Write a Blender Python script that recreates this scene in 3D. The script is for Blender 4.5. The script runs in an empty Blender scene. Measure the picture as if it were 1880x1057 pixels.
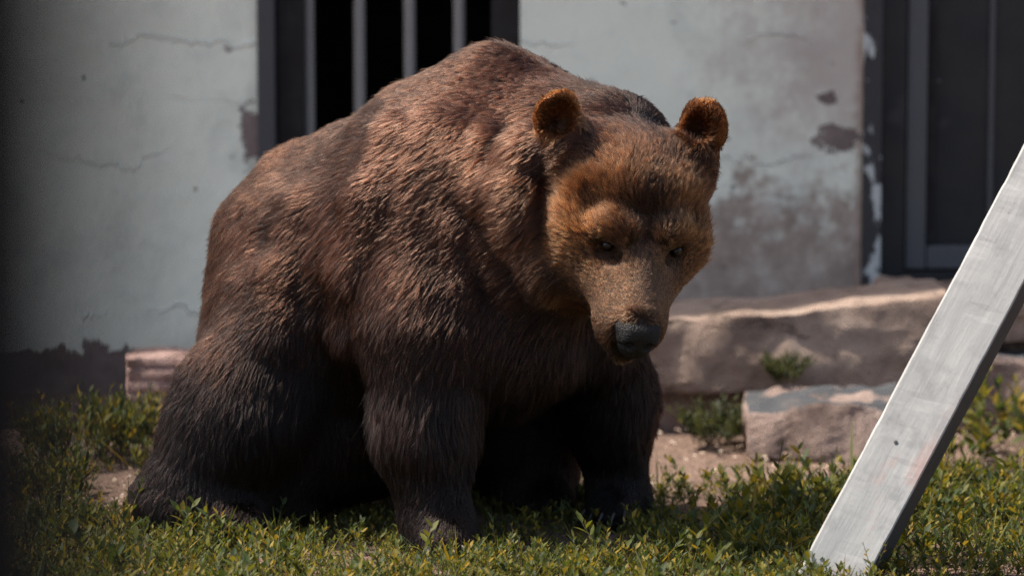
import bpy, bmesh, math, random
import numpy as np
from mathutils import Vector, Matrix, kdtree

rad = math.radians
scene = bpy.context.scene
COL = scene.collection

# ---------------------------------------------------------------- camera
FOCAL_PX, PITCH = 7656.0, rad(8.26)          # photograph is 1880 px wide
CAM = np.array([0.0, -9.2, 1.92])
cam_data = bpy.data.cameras.new('camera')
cam_data.sensor_width = 36.0
cam_data.lens = FOCAL_PX / 1880.0 * 36.0
cam_data.clip_start, cam_data.clip_end = 0.05, 2000.0
cam = bpy.data.objects.new('camera', cam_data)
COL.objects.link(cam)
cam.location = CAM
cam.rotation_euler = (rad(90) - PITCH, 0, 0)
cam_data.dof.use_dof = True
cam_data.dof.focus_distance = 9.12
cam_data.dof.aperture_fstop = 1.95
scene.camera = cam

# ---------------------------------------------------------------- sky, sun, exposure
SUN_EL, SUN_AZ = 60.0, 4.0     # sun stands to the left (-X), AZ degrees behind the bear's side
world = bpy.data.worlds.new('World')
scene.world = world
world.use_nodes = True
wn = world.node_tree.nodes
sky = wn.new('ShaderNodeTexSky')
sky.sky_type = 'NISHITA'
sky.sun_disc = False
sky.dust_density = 4.0
sky.ozone_density = 0.5
sky.sun_elevation = rad(SUN_EL)
sdir = Vector((-math.cos(rad(SUN_AZ)) * math.cos(rad(SUN_EL)), math.sin(rad(SUN_AZ)) * math.cos(rad(SUN_EL)), math.sin(rad(SUN_EL))))
sky.sun_rotation = math.atan2(sdir.x, sdir.y)
wn['Background'].inputs['Strength'].default_value = 0.125
world.node_tree.links.new(sky.outputs[0], wn['Background'].inputs['Color'])
sun_data = bpy.data.lights.new('sun', 'SUN')
sun_data.energy = 4.1
sun_data.angle = rad(0.5)
sun_data.color = (1.0, 0.91, 0.80)
sun = bpy.data.objects.new('sun', sun_data)
COL.objects.link(sun)
sun.location = sdir * 30
sun.rotation_euler = sdir.to_track_quat('Z', 'Y').to_euler()
vs = scene.view_settings
vs.view_transform = 'Standard'
vs.look = 'None'
vs.exposure = 0.95
vs.gamma = 1.0
vs.use_curve_mapping = False
scene.cycles.use_denoising = True
scene.cycles.denoiser = 'OPENIMAGEDENOISE'
scene.cycles.denoising_input_passes = 'RGB_ALBEDO_NORMAL'
scene.cycles.denoising_prefilter = 'NONE'
scene.cycles.use_adaptive_sampling = False
scene.cycles.sample_clamp_indirect = 3.0
scene.cycles.sample_clamp_direct = 8.0
scene.cycles.max_bounces = 10
scene.cycles.transparent_max_bounces = 8

# ---------------------------------------------------------------- helpers
def at(px, py, Y):
    """world point at depth plane Y seen at photograph pixel (px, py)"""
    u, v = (px - 940) / FOCAL_PX, -(py - 528.5) / FOCAL_PX
    d = np.array([u, math.cos(PITCH) + v * math.sin(PITCH), -math.sin(PITCH) + v * math.cos(PITCH)])
    return CAM + d * ((Y - CAM[1]) / d[1])

def on_z(px, py, Z=0.0):
    u, v = (px - 940) / FOCAL_PX, -(py - 528.5) / FOCAL_PX
    d = np.array([u, math.cos(PITCH) + v * math.sin(PITCH), -math.sin(PITCH) + v * math.cos(PITCH)])
    return CAM + d * ((Z - CAM[2]) / d[2])

def proj(P):
    P = np.atleast_2d(P) - CAM
    z = P[:, 1] * math.cos(PITCH) - P[:, 2] * math.sin(PITCH)
    y = P[:, 1] * math.sin(PITCH) + P[:, 2] * math.cos(PITCH)
    return np.c_[940 + FOCAL_PX * P[:, 0] / z, 528.5 - FOCAL_PX * y / z]

def tag(o, label=None, cat=None, group=None, kind=None):
    if label: o['label'] = label
    if cat: o['category'] = cat
    if group: o['group'] = group
    if kind: o['kind'] = kind
    return o

def link_mesh(name, verts, faces, mat=None, parent=None, smooth=False):
    me = bpy.data.meshes.new(name)
    verts = np.asarray(verts, dtype=np.float32)
    me.from_pydata(verts.tolist() if len(verts) < 50000 else verts, [], faces if isinstance(faces, list) else faces.tolist())
    if mat: me.materials.append(mat)
    if smooth: me.polygons.foreach_set('use_smooth', [True] * len(me.polygons))
    o = bpy.data.objects.new(name, me)
    COL.objects.link(o)
    if parent: o.parent = parent
    return o

def empty(name, loc=(0, 0, 0)):
    o = bpy.data.objects.new(name, None)
    COL.objects.link(o)
    o.location = loc
    o.empty_display_size = 0.1
    return o

def fnoise(P, scale, seed, octaves=3):
    """smooth vectorised noise in about -1..1 (sum of random plane waves)"""
    r = np.random.default_rng(seed)
    out = np.zeros(len(P), np.float32)
    amp, tot, s = 1.0, 0.0, scale
    for _ in range(octaves):
        for k in range(5):
            w = r.normal(size=3); w *= s / np.linalg.norm(w) * r.uniform(.7, 1.3)
            out += amp * np.sin(P @ w.astype(np.float32) + r.uniform(0, 6.28))
        tot += amp * 2.0
        amp *= .5; s *= 2.1
    return out / tot

class NT:
    """small node-tree builder"""
    def __init__(self, name):
        self.mat = bpy.data.materials.new(name)
        self.mat.use_nodes = True
        self.t = self.mat.node_tree
        self.n = self.t.nodes
        self.bsdf = self.n['Principled BSDF']
        self.out = self.n['Material Output']
    def new(self, kind, **kw):
        nd = self.n.new(kind)
        for k, v in kw.items():
            if k.startswith('i_'):
                nd.inputs[k[2:].replace('_', ' ')].default_value = v
            else:
                setattr(nd, k, v)
        return nd
    def link(self, a, b): self.t.links.new(a, b)
    def coord(self, which='Object', scale=(1, 1, 1), loc=(0, 0, 0)):
        tc = self.new('ShaderNodeTexCoord')
        mp = self.new('ShaderNodeMapping')
        mp.inputs['Scale'].default_value = scale
        mp.inputs['Location'].default_value = loc
        self.link(tc.outputs[which], mp.inputs['Vector'])
        return mp.outputs[0]
    def noise(self, vec, scale, detail=6, rough=.55, dist=0.0):
        nd = self.new('ShaderNodeTexNoise')
        nd.inputs['Scale'].default_value = scale
        nd.inputs['Detail'].default_value = detail
        nd.inputs['Roughness'].default_value = rough
        nd.inputs['Distortion'].default_value = dist
        if vec is not None: self.link(vec, nd.inputs['Vector'])
        return nd.outputs['Fac']
    def voronoi(self, vec, scale, feature='F1', out='Distance'):
        nd = self.new('ShaderNodeTexVoronoi', feature=feature)
        nd.inputs['Scale'].default_value = scale
        if vec is not None: self.link(vec, nd.inputs['Vector'])
        return nd.outputs[out]
    def ramp(self, fac, stops, interp='LINEAR'):
        nd = self.new('ShaderNodeValToRGB')
        cr = nd.color_ramp
        cr.interpolation = interp
        while len(cr.elements) < len(stops): cr.elements.new(0.5)
        for e, (p, c) in zip(cr.elements, stops):
            e.position = p
            e.color = (c, c, c, 1) if not isinstance(c, (tuple, list)) else (*c[:3], 1)
        self.link(fac, nd.inputs[0])
        return nd.outputs[0]
    def math(self, op, a, b=None, clamp=False):
        nd = self.new('ShaderNodeMath', operation=op, use_clamp=clamp)
        for i, v in enumerate((a, b)):
            if v is None: continue
            if isinstance(v, (int, float)): nd.inputs[i].default_value = v
            else: self.link(v, nd.inputs[i])
        return nd.outputs[0]
    def maprange(self, v, a, b, c=0.0, d=1.0, smooth=True):
        nd = self.new('ShaderNodeMapRange', interpolation_type='SMOOTHSTEP' if smooth else 'LINEAR')
        for i, x in zip(range(1, 5), (a, b, c, d)): nd.inputs[i].default_value = x
        self.link(v, nd.inputs[0])
        return nd.outputs[0]
    def mix(self, fac, a, b, blend='MIX'):
        nd = self.new('ShaderNodeMix', data_type='RGBA', blend_type=blend)
        for i, v in ((0, fac), (6, a), (7, b)):
            if isinstance(v, (int, float)): nd.inputs[i].default_value = v
            elif isinstance(v, (tuple, list)): nd.inputs[i].default_value = (*v[:3], 1)
            else: self.link(v, nd.inputs[i])
        return nd.outputs[2]
    def xyz(self, vec):
        nd = self.new('ShaderNodeSeparateXYZ')
        self.link(vec, nd.inputs[0])
        return nd.outputs
    def bump(self, height, strength=.5, dist=.01, prev=None):
        nd = self.new('ShaderNodeBump')
        nd.inputs['Strength'].default_value = strength
        nd.inputs['Distance'].default_value = dist
        self.link(height, nd.inputs['Height'])
        if prev is not None: self.link(prev, nd.inputs['Normal'])
        return nd.outputs[0]
    def finish(self, color=None, rough=.8, normal=None, metallic=0.0, spec=.5):
        b = self.bsdf
        if color is not None:
            if isinstance(color, (tuple, list)): b.inputs['Base Color'].default_value = (*color[:3], 1)
            else: self.link(color, b.inputs['Base Color'])
        if isinstance(rough, (int, float)): b.inputs['Roughness'].default_value = rough
        else: self.link(rough, b.inputs['Roughness'])
        b.inputs['Metallic'].default_value = metallic
        b.inputs['Specular IOR Level'].default_value = spec
        if normal is not None: self.link(normal, b.inputs['Normal'])
        return self.mat
def fast_mesh(name, V, T, mats=(), parent=None, mat_index=None, smooth=False):
    """triangle mesh from arrays"""
    me = bpy.data.meshes.new(name)
    V = np.asarray(V, np.float32); T = np.asarray(T, np.int32)
    n = T.shape[1]
    me.vertices.add(len(V)); me.vertices.foreach_set('co', V.ravel())
    me.loops.add(len(T) * n); me.loops.foreach_set('vertex_index', T.ravel())
    me.polygons.add(len(T)); me.polygons.foreach_set('loop_start', np.arange(0, len(T) * n, n, dtype=np.int32))
    me.polygons.foreach_set('loop_total', np.full(len(T), n, np.int32))
    for m in mats: me.materials.append(m)
    if mat_index is not None: me.polygons.foreach_set('material_index', np.asarray(mat_index, np.int32))
    if smooth: me.polygons.foreach_set('use_smooth', np.ones(len(T), bool))
    me.update(calc_edges=True)
    me.validate()
    o = bpy.data.objects.new(name, me)
    COL.objects.link(o)
    if parent: o.parent = parent
    return o

def box_arrays(x0, x1, y0, y1, z0, z1):
    v = [(x, y, z) for x in (x0, x1) for y in (y0, y1) for z in (z0, z1)]
    f = [(0, 1, 3, 2), (4, 6, 7, 5), (0, 4, 5, 1), (2, 3, 7, 6), (0, 2, 6, 4), (1, 5, 7, 3)]
    return v, f

def boxes(name, blist, mat, parent=None, bevel=0.0):
    V, Fc = [], []
    for b in blist:
        v, f = box_arrays(*b)
        Fc += [tuple(i + len(V) for i in q) for q in f]
        V += v
    o = link_mesh(name, V, Fc, mat, parent)
    if bevel:
        m = o.modifiers.new('bevel', 'BEVEL'); m.width = bevel; m.segments = 2; m.limit_method = 'ANGLE'
    return o

# ---------------------------------------------------------------- materials of the setting
def soil_material():
    m = NT('soil')
    p = m.coord('Object')
    n1 = m.noise(p, 5, 8, .6); n2 = m.noise(p, 60, 6, .65); n3 = m.voronoi(p, 90)
    c = m.ramp(n1, [(.3, (.13, .085, .065)), (.55, (.24, .165, .13)), (.75, (.32, .235, .19))])
    c = m.mix(m.maprange(n2, .35, .7), c, (.10, .068, .052))
    h = m.math('ADD', m.math('MULTIPLY', n2, .7), m.math('MULTIPLY', n3, .4))
    return m.finish(c, .95, m.bump(h, .8, .02), spec=.2)
M_SOIL = soil_material()

def rock_material(name, base, pale, dark, bands=0.0, slate=None):
    m = NT(name)
    p = m.coord('Object')
    n1 = m.noise(p, 6, 8, .62); n2 = m.noise(p, 38, 8, .7); n3 = m.noise(p, 160, 4, .7)
    c = m.ramp(n1, [(.3, dark), (.5, base), (.72, pale)])
    c = m.mix(m.maprange(n2, .5, .75), c, dark)
    c = m.mix(m.math('MULTIPLY', m.maprange(n3, .55, .75), .5), c, pale)
    h = m.math('ADD', n2, m.math('MULTIPLY', n3, .35))
    if bands:
        z = m.coord('Object', (4, 4, bands))
        s = m.noise(z, 1.0, 5, .6, .6)
        h = m.math('ADD', h, m.math('MULTIPLY', m.ramp(s, [(.36, 0.0), (.43, 1.0)]), 1.2))
        c = m.mix(m.ramp(s, [(.34, 1.0), (.41, 0.0)]), c, tuple(.35 * v for v in dark))
    if slate:
        g = m.new('ShaderNodeNewGeometry')
        up = m.maprange(m.xyz(g.outputs['True Normal'])[2], .75, .92)
        k = m.math('MULTIPLY', up, m.ramp(m.noise(p, 7, 3, .5), [(.42, 0.0), (.47, 1.0)]))
        c = m.mix(k, c, slate)
    return m.finish(c, .85, m.bump(h, .9, .018), spec=.35)
M_SAND = rock_material('pink_brown_stone', (.36, .265, .21), (.43, .335, .275), (.20, .14, .11), bands=9)
M_STRATA = rock_material('layered_pink_stone', (.46, .30, .26), (.58, .42, .37), (.26, .16, .135), bands=42)
M_BLOCK = rock_material('brown_stone_with_slate', (.26, .19, .16), (.38, .29, .25), (.11, .075, .062), slate=(.075, .08, .088))

def wall_material():
    m = NT('peeling_pale_plaster')
    p = m.coord('Object')
    X, Y, Z = m.xyz(p)
    big = m.noise(p, 2.2, 5, .55); mid = m.noise(p, 9, 8, .62); fine = m.noise(p, 70, 6, .7)
    brush = m.noise(m.coord('Object', (2.5, 2, 60)), 1.0, 5, .6)
    paint = m.ramp(big, [(.3, (.71, .725, .61)), (.5, (.78, .80, .675)), (.7, (.82, .83, .70))])
    paint = m.mix(m.math('MULTIPLY', m.maprange(mid, .5, .75), .35), paint, (.50, .53, .50))
    grime = m.noise(m.coord('Object', (1, 1, .8), (7, 2, 3)), 3.4, 9, .68)
    paint = m.mix(m.maprange(grime, .48, .74, 0, .6), paint, (.40, .415, .37))
    paint = m.mix(m.math('MULTIPLY', m.maprange(brush, .55, .8), .07), paint, (.80, .84, .83))
    bare = m.ramp(mid, [(.3, (.115, .085, .078)), (.55, (.20, .155, .14)), (.75, (.29, .24, .215))])
    # soot and damp creeping up the right bay, brownish drip zone near the post
    damp = m.math('ADD', m.math('MULTIPLY', m.math('SUBTRACT', m.noise(p, 16, 8, .65), .5), 1.3), m.math('MULTIPLY', m.math('SUBTRACT', big, .5), .5))
    right = m.maprange(X, .15, .35)
    zed = m.math('ADD', Z, m.math('MULTIPLY', damp, .55))
    low = m.math('MULTIPLY', m.maprange(zed, .62, .44), right)
    side = m.maprange(m.math('ADD', X, m.math('MULTIPLY', damp, .45)), .46, .88)
    side = m.math('MULTIPLY', side, m.maprange(m.math('ADD', Z, m.math('MULTIPLY', damp, .3)), .55, .85))
    c = m.mix(m.math('MULTIPLY', side, .8), paint, (.44, .365, .32))
    edge = m.maprange(m.math('ADD', X, m.math('MULTIPLY', damp, .06)), .925, .955)
    c = m.mix(m.math('MULTIPLY', edge, .7), c, (.30, .20, .15))
    stain = m.ramp(m.noise(m.coord('Object', (1, 1, .7), (3, 1, 9)), 11, 9, .7), [(.32, (.15, .10, .08)), (.5, (.30, .22, .175)), (.68, (.46, .39, .33))])
    c = m.mix(m.math('MULTIPLY', low, .88), c, stain)
    # paint gone: ragged hem along the base of the left bay, flaked patches
    hem = m.maprange(m.math('ADD', Z, m.math('MULTIPLY', m.math('SUBTRACT', m.noise(m.coord('Object', (1, 1, .5), (3.1, 0, 0)), 14, 3, .6), .5), .13)), .112, .104)
    hem = m.math('MULTIPLY', hem, m.maprange(X, -.3, -.5))
    flake = m.ramp(m.noise(m.coord('Object', (1, 1, 1.5), (1.7, .3, 5.2)), 5.5, 7, .62), [(.68, 0.0), (.695, 1.0)])
    def patch(x, z, rx, rz, seed):
        dx = m.math('DIVIDE', m.math('SUBTRACT', X, x), rx); dz = m.math('DIVIDE', m.math('SUBTRACT', Z, z), rz)
        d = m.math('SQRT', m.math('ADD', m.math('MULTIPLY', dx, dx), m.math('MULTIPLY', dz, dz)))
        d = m.math('ADD', d, m.math('MULTIPLY', m.math('SUBTRACT', m.noise(m.coord('Object', (1, 1, 1), (seed, 0, seed)), 26, 6, .68), .5), 3.0))
        return m.maprange(d, 1.0, .85)
    gone = m.math('MAXIMUM', hem, m.math('MULTIPLY', flake, .8))
    for a in ((.895, .69, .055, .045, 1.1), (-1.15, .115, .035, .03, 2.3), (-.705, .70, .03, .09, 3.7), (.86, .80, .03, .02, 5.1)):
        gone = m.math('MAXIMUM', gone, patch(*a))
    c = m.mix(gone, c, bare)
    # pits
    v = m.voronoi(m.coord('Object', (1, 1, 1.15), (.37, 0, .11)), 8.5)
    pit = m.math('MULTIPLY', m.maprange(v, .07, .03), m.maprange(mid, .50, .56))
    c = m.mix(m.math('MULTIPLY', pit, .8), c, (.09, .085, .08))
    # trowel ridges and cracks
    def line(z0, amp, w, seed):
        wob = m.math('MULTIPLY', m.math('SUBTRACT', m.noise(m.coord('Object', (1, 1, .3), (seed, 0, 0)), 4.2, 6, .66), .5), amp * 1.5)
        return m.math('ABSOLUTE', m.math('SUBTRACT', m.math('ADD', Z, wob), z0)), w
    h = m.math('ADD', m.math('MULTIPLY', fine, .16), m.math('ADD', m.math('MULTIPLY', m.math('ADD', mid, m.math('MULTIPLY', grime, 1.2)), .55), m.math('MULTIPLY', brush, .05)))
    for i, (z0, amp, w) in enumerate(((.965, .16, .008), (.80, .12, .004), (.64, .2, .006), (.52, .12, .003), (.23, .2, .01))):
        d, w = line(z0, amp, w, 4.3 * i + 1)
        on = m.ramp(m.noise(m.coord('Object', (1, 1, 1), (i * 2.7, 0, 3)), 3.0, 2, .5), [(.50, 0.0), (.60, 1.0)])
        k = m.math('MULTIPLY', m.maprange(d, w, 0.0), on)
        if i % 2 == 0:
            h = m.math('ADD', h, m.math('MULTIPLY', k, .5))
            c = m.mix(m.math('MULTIPLY', k, .2), c, (.85, .88, .87))
        else:
            h = m.math('SUBTRACT', h, m.math('MULTIPLY', k, .25))
            c = m.mix(m.math('MULTIPLY', k, .08), c, (.22, .22, .21))
    h = m.math('SUBTRACT', h, m.math('MULTIPLY', pit, .8))
    h = m.math('SUBTRACT', h, m.math('MULTIPLY', gone, .45))
    return m.finish(c, .78, m.bump(h, .7, .02), spec=.3)
M_WALL = wall_material()

def plain_paint(name, col, rough=.6, wear=None, wear_amt=(.62, .68), scale=12, metallic=0.0, stretch=(1, 1, 1)):
    m = NT(name)
    p = m.coord('Object', stretch)
    n = m.noise(p, scale, 8, .65); n2 = m.noise(p, scale * 9, 4, .6)
    c = m.mix(n2, tuple(.75 * v for v in col), tuple(min(1, 1.2 * v) for v in col))
    if wear: c = m.mix(m.ramp(n, [(wear_amt[0], 0.0), (wear_amt[1], 1.0)]), c, wear)
    return m.finish(c, m.maprange(n, .3, .7, rough - .12, rough + .15), m.bump(m.math('ADD', n, m.math('MULTIPLY', n2, .3)), .35, .008), metallic=metallic)
M_STEEL = plain_paint('dark_grey_painted_steel', (.03, .03, .033), .5, (.16, .10, .07), (.70, .74))
M_BAR = plain_paint('grey_reinforcing_steel', (.27, .255, .235), .55, (.2, .15, .12), (.66, .75), 30)
M_JAMB = plain_paint('worn_grey_jamb_paint', (.05, .05, .054), .55, (.45, .40, .34), (.70, .72), 9)
M_RUSTY = plain_paint('brown_rusty_steel', (.014, .011, .0105), .8, (.022, .015, .012), (.55, .7), 14)
M_PEEL = plain_paint('dark_post_with_flaking_white_paint', (.030, .029, .031), .6, (.46, .48, .46), (.52, .55), 9, stretch=(1.6, 1, .8))
M_STILE = plain_paint('mid_grey_door_frame_paint', (.075, .076, .08), .5, (.05, .045, .045), (.68, .76), 10)
M_PANEL = plain_paint('charcoal_door_sheet', (.010, .010, .011), .55, (.045, .04, .04), (.6, .75), 5)
M_RIB = plain_paint('pale_grey_rib_paint', (.07, .07, .073), .5)
M_INSIDE = plain_paint('dark_interior_plaster', (.045, .042, .042), .9)  # even dark tone for the inside of the house
M_ROOF = plain_paint('grey_roofing_felt', (.09, .09, .09), .9)

# ---------------------------------------------------------------- ground
def ground():
    n = 90
    xs = np.concatenate([[-300, -60, -12], np.linspace(-4, 4, n), [12, 60, 300]])
    ys = np.concatenate([[-300, -60, -14], np.linspace(-3, 4, n), [14, 60, 300]])
    X, Y = np.meshgrid(xs, ys, indexing='ij')
    P = np.c_[X.ravel(), Y.ravel(), np.zeros(X.size)].astype(np.float32)
    z = .012 * fnoise(P, 4, 5) + .006 * fnoise(P, 22, 6)
    inner = (np.abs(P[:, 0]) < 3.9) & (P[:, 1] > -2.9) & (P[:, 1] < 1.0)
    P[:, 2] = np.where(inner, z - .006, -.012)
    nx, ny = X.shape
    i = np.arange(nx * ny).reshape(nx, ny)
    Q = np.stack([i[:-1, :-1], i[1:, :-1], i[1:, 1:], i[:-1, 1:]], -1).reshape(-1, 4)
    o = fast_mesh('ground', P, Q, [M_SOIL], smooth=True)
    tag(o, 'bare brown soil ground of the bear enclosure', kind='structure')
ground()

# terrace in front of the building
def terrace():
    n = 70
    xs = np.linspace(-.78, 3.2, n * 2); ys = np.linspace(1.58, 2.098, 24)
    X, Y = np.meshgrid(xs, ys, indexing='ij')
    P = np.c_[X.ravel(), Y.ravel(), np.zeros(X.size)].astype(np.float32)
    P[:, 2] = .245 + .012 * fnoise(P, 9, 15) + .045 * np.clip((P[:, 0] - .4) / 1.0, 0, 1) * np.clip((2.0 - P[:, 1]) / .4, 0, 1)
    nx, ny = X.shape
    i = np.arange(nx * ny).reshape(nx, ny)
    Q = np.stack([i[:-1, :-1], i[1:, :-1], i[1:, 1:], i[:-1, 1:]], -1).reshape(-1, 4).tolist()
    V = P.tolist()
    # skirt down into the ground
    loop = list(i[:, 0]) + list(i[-1, 1:]) + list(i[:-1, -1][::-1]) + list(i[0, 1:-1][::-1])
    b = len(V)
    V += [(V[k][0], V[k][1], -.05) for k in loop]
    m = len(loop)
    Q += [(loop[(k + 1) % m], loop[k], b + k, b + (k + 1) % m) for k in range(m)]
    o = link_mesh('terrace', V, [tuple(int(a) for a in q) for q in Q], M_SOIL, smooth=False)
    tag(o, 'raised earth terrace along the foot of the plastered building', kind='structure')
terrace()

# ---------------------------------------------------------------- stones
def stone(name, x, y, z, mat, label, seed, rough=.012, res=26, round_=.25, strata=0.0, z_right=None, y_right=0.0, taper=0.0):
    """quarried block between the given (lo, hi) extents, faces broken by noise; z_right raises the right end"""
    V, Fc = [], []
    cache = {}
    def vert(u, v, w):
        key = (round(u, 4), round(v, 4), round(w, 4))
        if key not in cache:
            cache[key] = len(V); V.append((u, v, w))
        return cache[key]
    sx, sy, sz = x[1] - x[0], y[1] - y[0], z[1] - z[0]
    mx = max(sx, sy, sz)
    nn = [max(6, int(res * s / mx)) for s in (sx, sy, sz)]
    for ax in range(3):
        u, w = (ax + 1) % 3, (ax + 2) % 3
        for side in (-1, 1):
            for i in range(nn[u]):
                for j in range(nn[w]):
                    q = []
                    for di, dj in ((0, 0), (1, 0), (1, 1), (0, 1)):
                        c = [0, 0, 0]
                        c[ax] = side; c[u] = -1 + 2 * (i + di) / nn[u]; c[w] = -1 + 2 * (j + dj) / nn[w]
                        q.append(vert(*c))
                    Fc.append(tuple(q if side > 0 else q[::-1]))
    C = np.array(V, np.float32)
    # rounded edges in metres
    half = np.array([sx, sy, sz]) / 2
    P = C * half
    r = round_ * half.min()
    inner = np.clip(P, -(half - r), half - r)
    d = P - inner
    L = np.linalg.norm(d, axis=1, keepdims=True)
    P = inner + d / np.maximum(L, 1e-6) * np.minimum(L, r)
    P += np.array([sum(x) / 2, sum(y) / 2, sum(z) / 2])
    t = (P[:, 0] - x[0]) / sx
    if z_right is not None:
        P[:, 2] += (z_right - z[1]) * t * np.clip((P[:, 2] - z[0]) / sz, 0, 1)
    P[:, 1] += y_right * t
    up = np.clip((P[:, 2] - z[0]) / sz, 0, 1)
    P[:, 1] += np.where(C[:, 1] < 0, taper * up, 0)
    P = P.astype(np.float32)
    for a in range(3):
        P[:, a] += rough * fnoise(P * np.array([1, 1, 1.4], np.float32), 9, seed + a) + .45 * rough * fnoise(P, 40, seed + 7 + a) - .8 * rough * np.maximum(0, np.abs(fnoise(P, 22, seed + 17 + a, 2)) - .3) * np.sign(C[:, a])
    if strata:
        q = P[:, 2] * 1.0 + .006 * fnoise(P, 14, seed + 3)
        P[:, 1] += strata * np.sign(np.sin(q * 190)) * (.5 + .5 * fnoise(P, 25, seed + 5))
    P[:, 2] = np.maximum(P[:, 2], z[0] - .004)
    o = link_mesh(name, P, Fc, mat)
    tag(o, label, 'stone', 'rough stones edging the terrace')
    return o
stone('stone_slab', (.06, 1.135), (1.46, 1.80), (.095, .266), M_SAND, 'long brown stone slab with a sunlit top edge behind the bear\'s nose', 11, .009, 110, .06, z_right=.345)
stone('stone_slab', (-.80, .045), (1.47, 1.79), (.0, .275), M_SAND, 'brown kerb slab mostly hidden behind the bear\'s shoulders', 23, .012, 50, .16)
stone('stone_slab', (1.16, 1.95), (1.50, 1.86), (.205, .35), M_SAND, 'brown stone slab on the far side of the grey leaning beam', 37, .014, 46, .22)
stone('footing_stone', (1.13, 1.9), (1.47, 1.80), (-.02, .195), M_BLOCK, 'dark footing stone under the slab beside the leafy shrub', 41, .014, 36, .2)
stone('footing_stone', (.10, .70), (1.50, 1.78), (-.02, .09), M_BLOCK, 'low dark footing stone in the gap under the long slab', 47, .012, 30, .2)
stone('footing_stone', (.66, 1.10), (1.455, 1.75), (-.02, .13), M_BLOCK, 'brown footing stone between the long slab and the grey-topped block', 48, .012, 30, .2)
stone('stone_block', (.595, 1.0), (1.075, 1.42), (-.02, .112), M_BLOCK, 'rough brown stone block with a smooth grey slate top', 52, .017, 56, .14, taper=.05, z_right=.125)
stone('layered_rock', (-1.0, -.815), (1.44, 1.62), (-.02, .192), M_STRATA, 'pink layered rock with dark cracks behind the bear\'s rump', 61, .009, 64, .04, strata=.010)
stone('small_stone', (.97, 1.10), (1.86, 1.97), (.25, .325), M_SAND, 'small brown stone lying at the foot of the flaking door post', 71, .012, 16, .7)
stone('small_stone', (1.14, 1.22), (1.84, 1.92), (.27, .325), M_SAND, 'pebble-sized brown stone lying in front of the grey door', 75, .010, 14, .7)

# ---------------------------------------------------------------- building with barred opening and steel door
WY = 2.1
house = empty('animal_house', (0.6, WY, 0))
def hb(name, blist, mat, parent=None, bevel=0.0):
    o = boxes(name, blist, mat, None, bevel)
    o.parent = parent or house
    o.matrix_parent_inverse = Matrix.Translation(house.location).inverted() if parent is None else Matrix.Identity(4)
    return o
OX0, OX1, DX0, DX1, TOPZ = -.688, .022, .957, 1.96, 2.55
# walls: three piers, lintels above the openings, sides and rear
hb('wall', [(-4.0, OX0, WY, WY + .28, -.05, TOPZ), (OX1, DX0, WY, WY + .28, -.05, TOPZ), (DX1, 4.0, WY, WY + .28, -.05, TOPZ),
            (OX0, OX1, WY, WY + .28, 1.75, TOPZ), (DX0, DX1, WY, WY + .28, 2.0, TOPZ), (OX0, OX1, WY, WY + .28, -.05, .262), (DX0, DX1, WY, WY + .28, -.05, .258)], M_WALL)
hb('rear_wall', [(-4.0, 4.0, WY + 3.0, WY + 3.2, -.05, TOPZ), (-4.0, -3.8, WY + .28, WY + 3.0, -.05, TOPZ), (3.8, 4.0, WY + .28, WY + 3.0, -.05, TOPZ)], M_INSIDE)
hb('roof', [(-4.2, 4.2, WY - .45, WY + 3.4, TOPZ, TOPZ + .14)], M_ROOF, bevel=.01)  # roof is out of view, its overhang sized to shade the terrace
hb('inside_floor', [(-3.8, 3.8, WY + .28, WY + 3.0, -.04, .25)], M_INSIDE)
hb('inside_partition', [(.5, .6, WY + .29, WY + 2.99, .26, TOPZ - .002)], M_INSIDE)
# barred opening: frame members and ribbed bars
gate = empty('barred_gate'); gate.parent = house; gate.matrix_parent_inverse = Matrix.Translation(house.location).inverted()
def gpart(name, blist, mat, bevel=.003):
    o = boxes(name, blist, mat, gate, bevel); return o
gpart('rail', [(OX0 + .046, OX1 - .002, WY + .085, WY + .125, .275, .315)], M_STEEL)
gpart('rail', [(OX0 + .046, OX1 - .002, WY + .085, WY + .125, 1.69, 1.74)], M_STEEL)
gpart('jamb', [(OX0 - .004, OX0 + .044, WY - .012, WY + .07, .262, 1.75)], M_JAMB)
gpart('jamb', [(OX1 - .078, OX1 - .002, WY + .05, WY + .13, .318, 1.688)], M_RUSTY)
gpart('inner_jamb', [(OX0 + .047, OX0 + .118, WY + .05, WY + .13, .318, 1.688)], M_RUSTY)
def ribbed_bar():
    r0, n = .0142, 10
    zs, rs = [], []
    z = .30
    while z < 1.70:
        zs += [z, z + .0045, z + .0065, z + .0105]; rs += [r0, r0, r0 + .0032, r0 + .0032]
        z += .0125
    V, Fc = [], []
    for z, r in zip(zs, rs):
        for k in range(n):
            a = 2 * math.pi * k / n
            V.append((r * math.cos(a), r * math.sin(a), z + .0022 * math.sin(a)))
    for i in range(len(zs) - 1):
        for k in range(n):
            a, b = i * n + k, i * n + (k + 1) % n
            Fc.append((a, b, b + n, a + n))
    return V, Fc
bv, bf = ribbed_bar()
first = None
for px in (567, 660, 752, 843):
    bx = at(px, 100, WY + .105)[0]
    if first is None:
        first = link_mesh('bar', bv, bf, M_BAR, gate, True); o = first
    else:
        o = first.copy(); COL.objects.link(o); o.parent = gate
    o.location = (bx, WY + .105, 0)
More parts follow.
